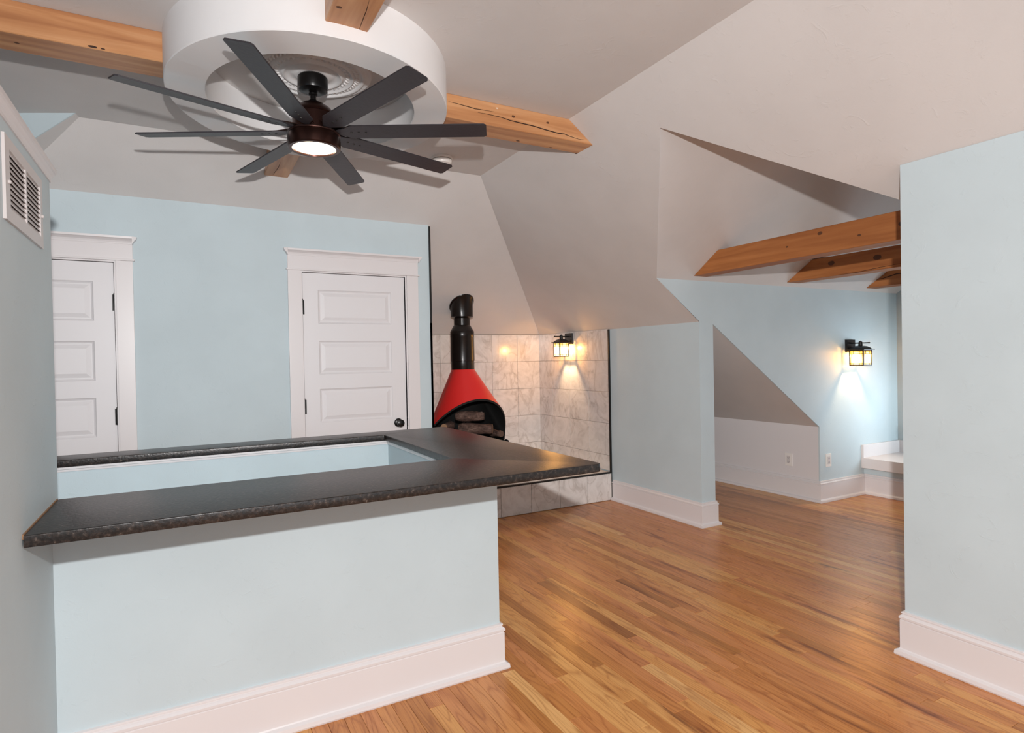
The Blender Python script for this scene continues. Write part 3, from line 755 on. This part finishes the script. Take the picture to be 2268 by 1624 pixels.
def blade_mesh():
    bm = bmesh.new(); r0, r1 = 0.105, 0.800
    pts = [(r0,-0.012),(0.175,-BW/2),(r1-0.012,-BW/2),(r1,-BW/2+0.010),(r1,BW/2-0.010),(r1-0.012,BW/2),(0.175,BW/2),(r0,0.012)]
    slab(bm, [(x, y, -0.003) for x, y in pts], (0,0,0.006))
    bmesh.ops.recalc_face_normals(bm, faces=bm.faces)
    es = [e for e in bm.edges if len(e.link_faces) == 2 and e.calc_face_angle(0) > 1.2]
    bmesh.ops.bevel(bm, geom=es, offset=0.0015, segments=2, affect='EDGES')
    me = bpy.data.meshes.new('blade'); bm.to_mesh(me); bm.free(); me.materials.append(M['blade']); return me
def screw_mesh():
    bm = bmesh.new()
    lathe(bm, [(0.0055,-0.0032),(0.0050,-0.0052),(0.003,-0.0062)], 12)
    me = bpy.data.meshes.new('screw'); bm.to_mesh(me); bm.free(); me.materials.append(M['screw']); return me
def arm_mesh():
    bm = bmesh.new()
    top = [(0.085,0.012),(0.13,0.009),(0.165,0.0055),(0.262,0.0035)]
    for s in (1,):
        vs = []
        ws = [0.030, 0.022, 0.020, 0.018]
        for (r, z), w in zip(top, ws):
            vs.append([bm.verts.new((r,-w,z)), bm.verts.new((r,w,z)), bm.verts.new((r,w,z+0.004)), bm.verts.new((r,-w,z+0.004))])
        for a, b in zip(vs, vs[1:]):
            for k in range(4): bm.faces.new((a[k], a[(k+1)%4], b[(k+1)%4], b[k]))
        bm.faces.new(vs[0]); bm.faces.new(vs[-1][::-1])
    bmesh.ops.recalc_face_normals(bm, faces=bm.faces)
    me = bpy.data.meshes.new('blade_arm'); bm.to_mesh(me); bm.free(); me.materials.append(M['bronze']); return me
mb, ms, ma = blade_mesh(), screw_mesh(), arm_mesh()
mesh_screw1 = None
ANG0 = 17.0
for k in range(8):
    a = math.radians(ANG0+45*k)
    b = link('blade', mb, None, fan); b.location = (0, 0, bl_z-Z0)
    b.rotation_mode = 'QUATERNION'
    b.rotation_quaternion = (Matrix.Rotation(a, 3, 'Z') @ Matrix.Rotation(TAU, 3, 'X')).to_quaternion()
    for rs in (0.175, 0.208, 0.241):
        s = link('screw', ms, None, b); s.location = (rs, 0, 0)
    ar = link('blade_arm', ma, None, b)

# ------------------------------------------------------------------ vent grille on the left wall
vy0, vy1, vz0, vz1 = 1.775, 2.190, 1.650, 1.850
vent = tag(empty('wall_vent', (-0.36, (vy0+vy1)/2, (vz0+vz1)/2)), 'white louvered air return grille high on the left wall', 'vent')
xf = -0.3535
iy0, iy1, iz0, iz1 = vy0+0.042, vy1-0.030, vz0+0.030, vz1-0.028
ym = (iy0+iy1)/2
vf = boxes('vent_frame', [(-0.3598,xf,vy0,iy0,vz0,vz1),(-0.3598,xf,iy1,vy1,vz0,vz1),(-0.3598,xf,iy0,iy1,vz0,iz0),(-0.3598,xf,iy0,iy1,iz1,vz1)], M['vent'], vent); child_world(vf, vent)
child_world(boxes('mullion', [(-0.3598,xf,ym-0.006,ym+0.006,iz0,iz1)], M['vent'], vent), vent)
child_world(boxes('duct_opening', [(-0.3599,-0.3592,iy0,iy1,iz0,iz1)], M['ductgrey'], vent), vent)
NS = 11
for (a, b_) in ((iy0, ym-0.006), (ym+0.006, iy1)):
    for k in range(NS):
        z = iz0 + (iz1-iz0)*(k+0.5)/NS
        bm = bmesh.new()
        slab(bm, [(-0.3590,a,z+0.0068),(-0.3590,a,z+0.0080),(xf-0.0005,a,z-0.0050),(xf-0.0005,a,z-0.0064)], (0,b_-a,0))
        child_world(from_bm('slat', bm, M['vent'], vent), vent)
for y in (vy0+0.028, vy1-0.014):
    bm = bmesh.new(); lathe(bm, [(0.005,0),(0.005,0.003),(0.003,0.005)], 12, (xf, y, 1.742), M3=Matrix.Rotation(PI/2, 3, 'Y'))
    child_world(from_bm('screw', bm, M['vent'], vent, smooth=True), vent)

# ------------------------------------------------------------------ outlets
def outlet(name, loc, rotz, label):
    o = tag(empty(name, loc, rotz), label, 'outlet', 'wall outlets near the floor')
    # local: plate in xz, front towards -y
    boxes('cover_plate', [(-0.036,0.036,-0.006,0,-0.058,0.058)], M['plastic'], o, bevel=0.002)
    boxes('receptacle', [(-0.0175,0.0175,-0.0085,-0.006,-0.034,0.034)], M['vent'], o, bevel=0.001)
    for zc in (-0.018, 0.018):
        lst = [(-0.008,-0.006,-0.0090,-0.0084,zc-0.004,zc+0.005),(0.006,0.008,-0.0090,-0.0084,zc-0.004,zc+0.005),(-0.002,0.002,-0.0090,-0.0084,zc-0.010,zc-0.006)]
        for q in lst: boxes('slot', [q], M['dark'], o)
    return o
outlet('wall_outlet', (4.968, YG, 0.362), 0, 'white electrical outlet on the blue wall left of the window seat')
outlet('wall_outlet', (4.85, 3.585, 0.338), -PI/2, 'white electrical outlet on the cream knee wall in the sloped nook')

# ------------------------------------------------------------------ window seat
seat = tag(empty('window_seat', (5.8, 2.4, 0)), 'built-in window seat with white top and upstand in the bay', 'bench')
def cw(o, p=seat): return child_world(o, p)
cw(boxes('base_panel', [(5.50,5.55,1.436,YG,0,0.255)], M['blue'], seat))
cw(boxes('seat_top', [(5.455,6.06,1.436,YG-0.001,0.243,0.338)], M['trim'], seat, bevel=0.003))
cw(boxes('upstand', [(5.455,6.06,YG-0.024,YG-0.001,0.338,0.455),(6.040,6.06,1.436,YG-0.024,0.338,0.455)], M['trim'], seat, bevel=0.002))

# ------------------------------------------------------------------ lantern sconces
def sconce(name, loc, rotz, label, half, ly, light=15.0):
    """local: wall plane y=0, lantern towards -y; origin at the bulb's height on the wall"""
    o = tag(empty(name, loc, rotz), label, 'wall lamp')
    boxes('back_plate', [(-0.06,0.06,-0.022,0,0.045,0.155)], M['blackmetal'], o, bevel=0.003)
    bm = bmesh.new()
    tube(bm, [(0,-0.02,0.122),(0,ly-0.075,0.122)], 0.0055, 10)
    tube(bm, [(0,ly-0.075,0.122),(0,ly-0.085,0.122)], [0.008,0.004], 10)
    tube(bm, [(0,ly,0.082),(0,ly,0.135)], [0.020,0.014], 12)
    tube(bm, [(0,ly,0.135),(0,ly,0.142)], [0.010,0.004], 12)
    tube(bm, [(-0.028,-0.01,0.122),(-0.028,-0.045,0.122)], 0.004, 8)
    from_bm('arm', bm, M['blackmetal'], o, smooth=True)
    # domed pagoda roof
    bm = bmesh.new(); rings = []
    for h, z in ((half+0.020,0.060),(half+0.022,0.066),(half+0.004,0.070),(half-0.004,0.080),(half-0.020,0.092),(half-0.040,0.098),(0.006,0.100)):
        rings.append([bm.verts.new((sx*h, ly+sy*h, z)) for sx, sy in ((-1,-1),(1,-1),(1,1),(-1,1))])
    for a, b in zip(rings, rings[1:]):
        for k in range(4): bm.faces.new((a[k], a[(k+1)%4], b[(k+1)%4], b[k]))
    bm.faces.new(rings[0][::-1]); bm.faces.new(rings[-1])
    from_bm('roof', bm, M['blackmetal'], o)
    # cage: posts, rails and muntins
    zt, zb = 0.060, -0.078; p = 0.005
    lst = []
    for sx in (-1, 1):
        for sy in (-1, 1):
            lst.append((sx*half-p, sx*half+p, ly+sy*half-p, ly+sy*half+p, zb, zt))
    t = 0.0022
    for s in (-1, 1):
        for z, tt in ((zt-0.004,0.004),(0.043,t),(0.026,t),(-0.058,t),(zb+0.003,0.0045)):
            lst.append((-half, half, ly+s*half-p*0.8, ly+s*half+p*0.8, z-tt, z+tt))
            lst.append((s*half-p*0.8, s*half+p*0.8, ly-half, ly+half, z-tt, z+tt))
        for u in (-half*0.42, half*0.42):
            for z0, z1 in ((0.026,zt),(zb,-0.058)):
                lst.append((u-t, u+t, ly+s*half-p*0.7, ly+s*half+p*0.7, z0, z1))
                lst.append((s*half-p*0.7, s*half+p*0.7, ly+u-t, ly+u+t, z0, z1))
    boxes('cage', lst, M['blackmetal'], o)
    for s in (-1, 1):
        for axis in (0, 1):
            bm = bmesh.new()
            if axis == 0: box(bm, -half+0.004, half-0.004, s*half-0.001, s*half+0.001, zb+0.004, zt-0.004)
            else: box(bm, s*half-0.001, s*half+0.001, -half+0.004, half-0.004, zb+0.004, zt-0.004)
            g = from_bm('glass_pane', bm, M['amber'], o); g.location = (0, ly, 0)
    bm = bmesh.new(); lathe(bm, [(0.012,0.056),(0.013,0.03),(0.012,0.02)], 16, (0, ly, 0)); from_bm('lamp_socket', bm, M['blackmetal'], o, smooth=True)
    l = lamp('bulb', 'POINT', (0, ly, 0.010), light, (1.0, 0.66, 0.36), shadow_soft_size=0.014); l.parent = o
    return o
sconce('wall_lantern', (XT-0.012, 4.99, 1.402), -PI/2, 'black lantern wall lamp with amber glass lit on the marble tiled wall', 0.052, -0.105, 21.0)
sconce('wall_lantern', (5.292, YG, 1.270), 0, 'black lantern wall lamp with amber glass lit on the blue dormer wall', 0.060, -0.105)

# ------------------------------------------------------------------ red cone fireplace
FX, FY = 2.31, 5.18
fp = tag(empty('cone_fireplace', (FX, FY, 0.2555)), 'red conical metal fireplace with black flue standing on the marble hearth', 'fireplace')
def fp_l(name, prof, mat, seg=48, **k):
    bm = bmesh.new(); lathe(bm, [(r, z-0.2555) for r, z in prof], seg); return from_bm(name, bm, mat, fp, smooth=True, **k)
fp_l('flue_lower', [(0.108,1.215),(0.110,1.22),(0.110,1.296),(0.108,1.298)], M['stove'])
fp_l('flue_pipe', [(0.112,1.298),(0.114,1.300),(0.112,1.52),(0.113,1.522),(0.113,1.575),(0.109,1.583),(0.080,1.632),(0.076,1.636),(0.076,1.70)], M['stove'])
# collar cut to the slope of the ceiling
bm = bmesh.new(); seg = 40; r0 = 0.076; r1 = 0.106
bot = [Vector((r0*math.cos(2*PI*k/seg), r0*math.sin(2*PI*k/seg), 1.70)) for k in range(seg)]
b2 = [Vector((r1*math.cos(2*PI*k/seg), r1*math.sin(2*PI*k/seg), 1.715)) for k in range(seg)]
tp_ = []
for k in range(seg):
    v = Vector((r1*math.cos(2*PI*k/seg), r1*math.sin(2*PI*k/seg), 0)); v.z = zB(FY+v.y)-0.002; tp_.append(v)
tp2 = []
for k in range(seg):
    v = Vector((0.116*math.cos(2*PI*k/seg), 0.116*math.sin(2*PI*k/seg), 0)); v.z = zB(FY+v.y)-0.012; tp2.append(v)
tp3 = [Vector((v.x, v.y, zB(FY+v.y)-0.002)) for v in tp2]
b2 = [Vector((v.x, v.y, min(v.z, t.z-0.02))) for v, t in zip(b2, tp_)]
low = [Vector((v.x, v.y, t.z-0.014)) for v, t in zip(b2, tp_)]
rr = [[bm.verts.new(v-Vector((0,0,0.2555))) for v in q] for q in (bot, b2, low, tp2, tp3)]
for a, b in zip(rr, rr[1:]):
    for k in range(seg): bm.faces.new((a[k], a[(k+1)%seg], b[(k+1)%seg], b[k]))
bm.faces.new(rr[0][::-1]); bm.faces.new(rr[-1])
from_bm('ceiling_collar', bm, M['stove'], fp, smooth=True, angle=50)
# hood: ruled from the neck ring to the mouth rim
vt = Vector((-FX, -FY, 0)).normalized()            # towards the viewer
rt = Vector((-vt.y, vt.x, 0))                      # to the viewer's right
if rt.dot(CR) < 0: rt = -rt
da = 0.447
dm = vt*math.cos(da) + rt*math.sin(da); de = -vt*math.sin(da) + rt*math.cos(da)
RA = 85.6
def rim(th):
    a = abs(math.degrees(th))
    k = max(0.0, math.cos(min(a, RA)/RA*PI/2))
    r = 0.424 - 0.081*k**0.984 if a < RA else 0.424 - 0.03*min(1, (a-RA)/40)
    return (r, 0.514+0.441*k**0.619)
bm = bmesh.new(); seg = 96; neck = []; mid = []; edge = []
for k in range(seg):
    th = 2*PI*k/seg - PI
    d = dm*math.cos(th) + de*math.sin(th); r, z = rim(th)
    neck.append(d*0.1075 + Vector((0,0,1.222))); edge.append(d*r + Vector((0,0,z)))
HF = Vector((0,0,-0.2555))
L = [[bm.verts.new(v+HF+Vector((0,0,0))) for v in q] for q in (neck, [n.lerp(e, 0.5) for n, e in zip(neck, edge)], edge)]
for a, b in zip(L, L[1:]):
    for k in range(seg): bm.faces.new((a[k], a[(k+1)%seg], b[(k+1)%seg], b[k]))
from_bm('hood', bm, M['red'], fp, smooth=True, angle=60)['label'] = 'glossy red cone hood'
# black lining and firebox
bm = bmesh.new()
ins = [[n*0.93+Vector((0,0,-0.02)) for n in neck], [e*0.985+Vector((0,0,-0.004)) for e in edge]]
ed2 = [Vector((e.x, e.y, e.z-0.001)) for e in edge]
L = [[bm.verts.new(v+HF) for v in q] for q in (ins[0], ins[1], ed2)]
for a, b in zip(L, L[1:]):
    for k in range(seg): bm.faces.new((a[k], a[(k+1)%seg], b[(k+1)%seg], b[k]))
from_bm('hood_lining', bm, M['soot'], fp, smooth=True, angle=60)
bm = bmesh.new()   # firebox wall: from the rim straight down to the base, open at the mouth above the lip
L = []
def wallr(k):
    th = 2*PI*k/seg - PI; d = dm*math.cos(th) + de*math.sin(th); return d, rim(th), abs(math.degrees(th))
lo, hi = [], []
for k in range(seg):
    d, (r, z), a = wallr(k)
    top = 0.530 if a < RA else z
    rr_ = 0.424 if a < RA else r
    hi.append(bm.verts.new(d*rr_+Vector((0,0,top))+HF)); lo.append(bm.verts.new(d*rr_+Vector((0,0,0.44))+HF))
for k in range(seg): bm.faces.new((hi[k], hi[(k+1)%seg], lo[(k+1)%seg], lo[k]))
bm.faces.new(lo)
from_bm('firebox', bm, M['soot'], fp, smooth=True, angle=60)
fp_l('base_plate', [(0.475,0.452),(0.480,0.458),(0.480,0.470),(0.474,0.474),(0.3,0.474)][::-1], M['stove'])
fp_l('ash_bed', [(0.36,0.475),(0.36,0.50),(0.34,0.505)], M['soot'])
fp_l('pedestal', [(0.16,0.452),(0.15,0.42),(0.15,0.32),(0.22,0.27),(0.24,0.2575)], M['stove'])

# logs inside
def log(c, d, L, r, label, seed=0, end='charend'):
    rnd = random.Random(seed)
    c = Vector(c); d = Vector(d).normalized()
    o = empty('log', tuple(c)); tag(o, label, 'log', 'logs in the red fireplace')
    bm = bmesh.new(); n = 12; seg = 14; prev = None
    u = d.cross(Vector((0,0,1))).normalized(); v = d.cross(u)
    ph = rnd.random()*6
    for i in range(n+1):
        t = i/n; rr = r*(0.93+0.10*math.sin(ph+t*5)) * (0.86 if i in (0, n) else 1)
        p = d*(t-0.5)*L
        ring = [bm.verts.new(p + (u*math.cos(2*PI*k/seg)+v*math.sin(2*PI*k/seg))*rr*(1+rnd.uniform(-0.07,0.07))) for k in range(seg)]
        if prev:
            for k in range(seg): bm.faces.new((prev[k], prev[(k+1)%seg], ring[(k+1)%seg], ring[k]))
        prev = ring
        if i == 0: bm.faces.new(ring[::-1])
    bm.faces.new(prev)
    from_bm('bark', bm, M['bark'], o, smooth=True, angle=50)
    for s in (-1, 1):
        bm = bmesh.new()
        ring = [bm.verts.new(d*s*(0.5*L+0.0015) + (u*math.cos(2*PI*k/seg)+v*math.sin(2*PI*k/seg))*r*0.78) for k in range(seg)]
        bm.faces.new(ring)
        from_bm('cut_end', bm, M[end], o)
    return o
def at(px, yy): return back(px, 1, yy)
Fp = Vector((FX, FY, 0)) + dm*0.20
log((*(Fp + rt*0.02).xy, 0.672), rt*1.0+vt*0.25, 0.31, 0.056, 'thick dark bark log with rounded right end, lying across the firebox', seed=1)
log((*(Fp - rt*0.03 - vt*0.01).xy, 0.790), rt*1.0+vt*0.12, 0.26, 0.046, 'pale streaked log, topmost in the fireplace', seed=2)
log((*(Fp - rt*0.235 - vt*0.02).xy, 0.700), vt*0.9-rt*0.3, 0.20, 0.042, 'log with pale cut end facing out, at the left of the fireplace', seed=3, end='logend')
log((*(Fp + rt*0.215 - vt*0.10).xy, 0.615), rt*0.5+vt*0.8, 0.16, 0.036, 'small dark log half hidden at the right of the fireplace', seed=4)
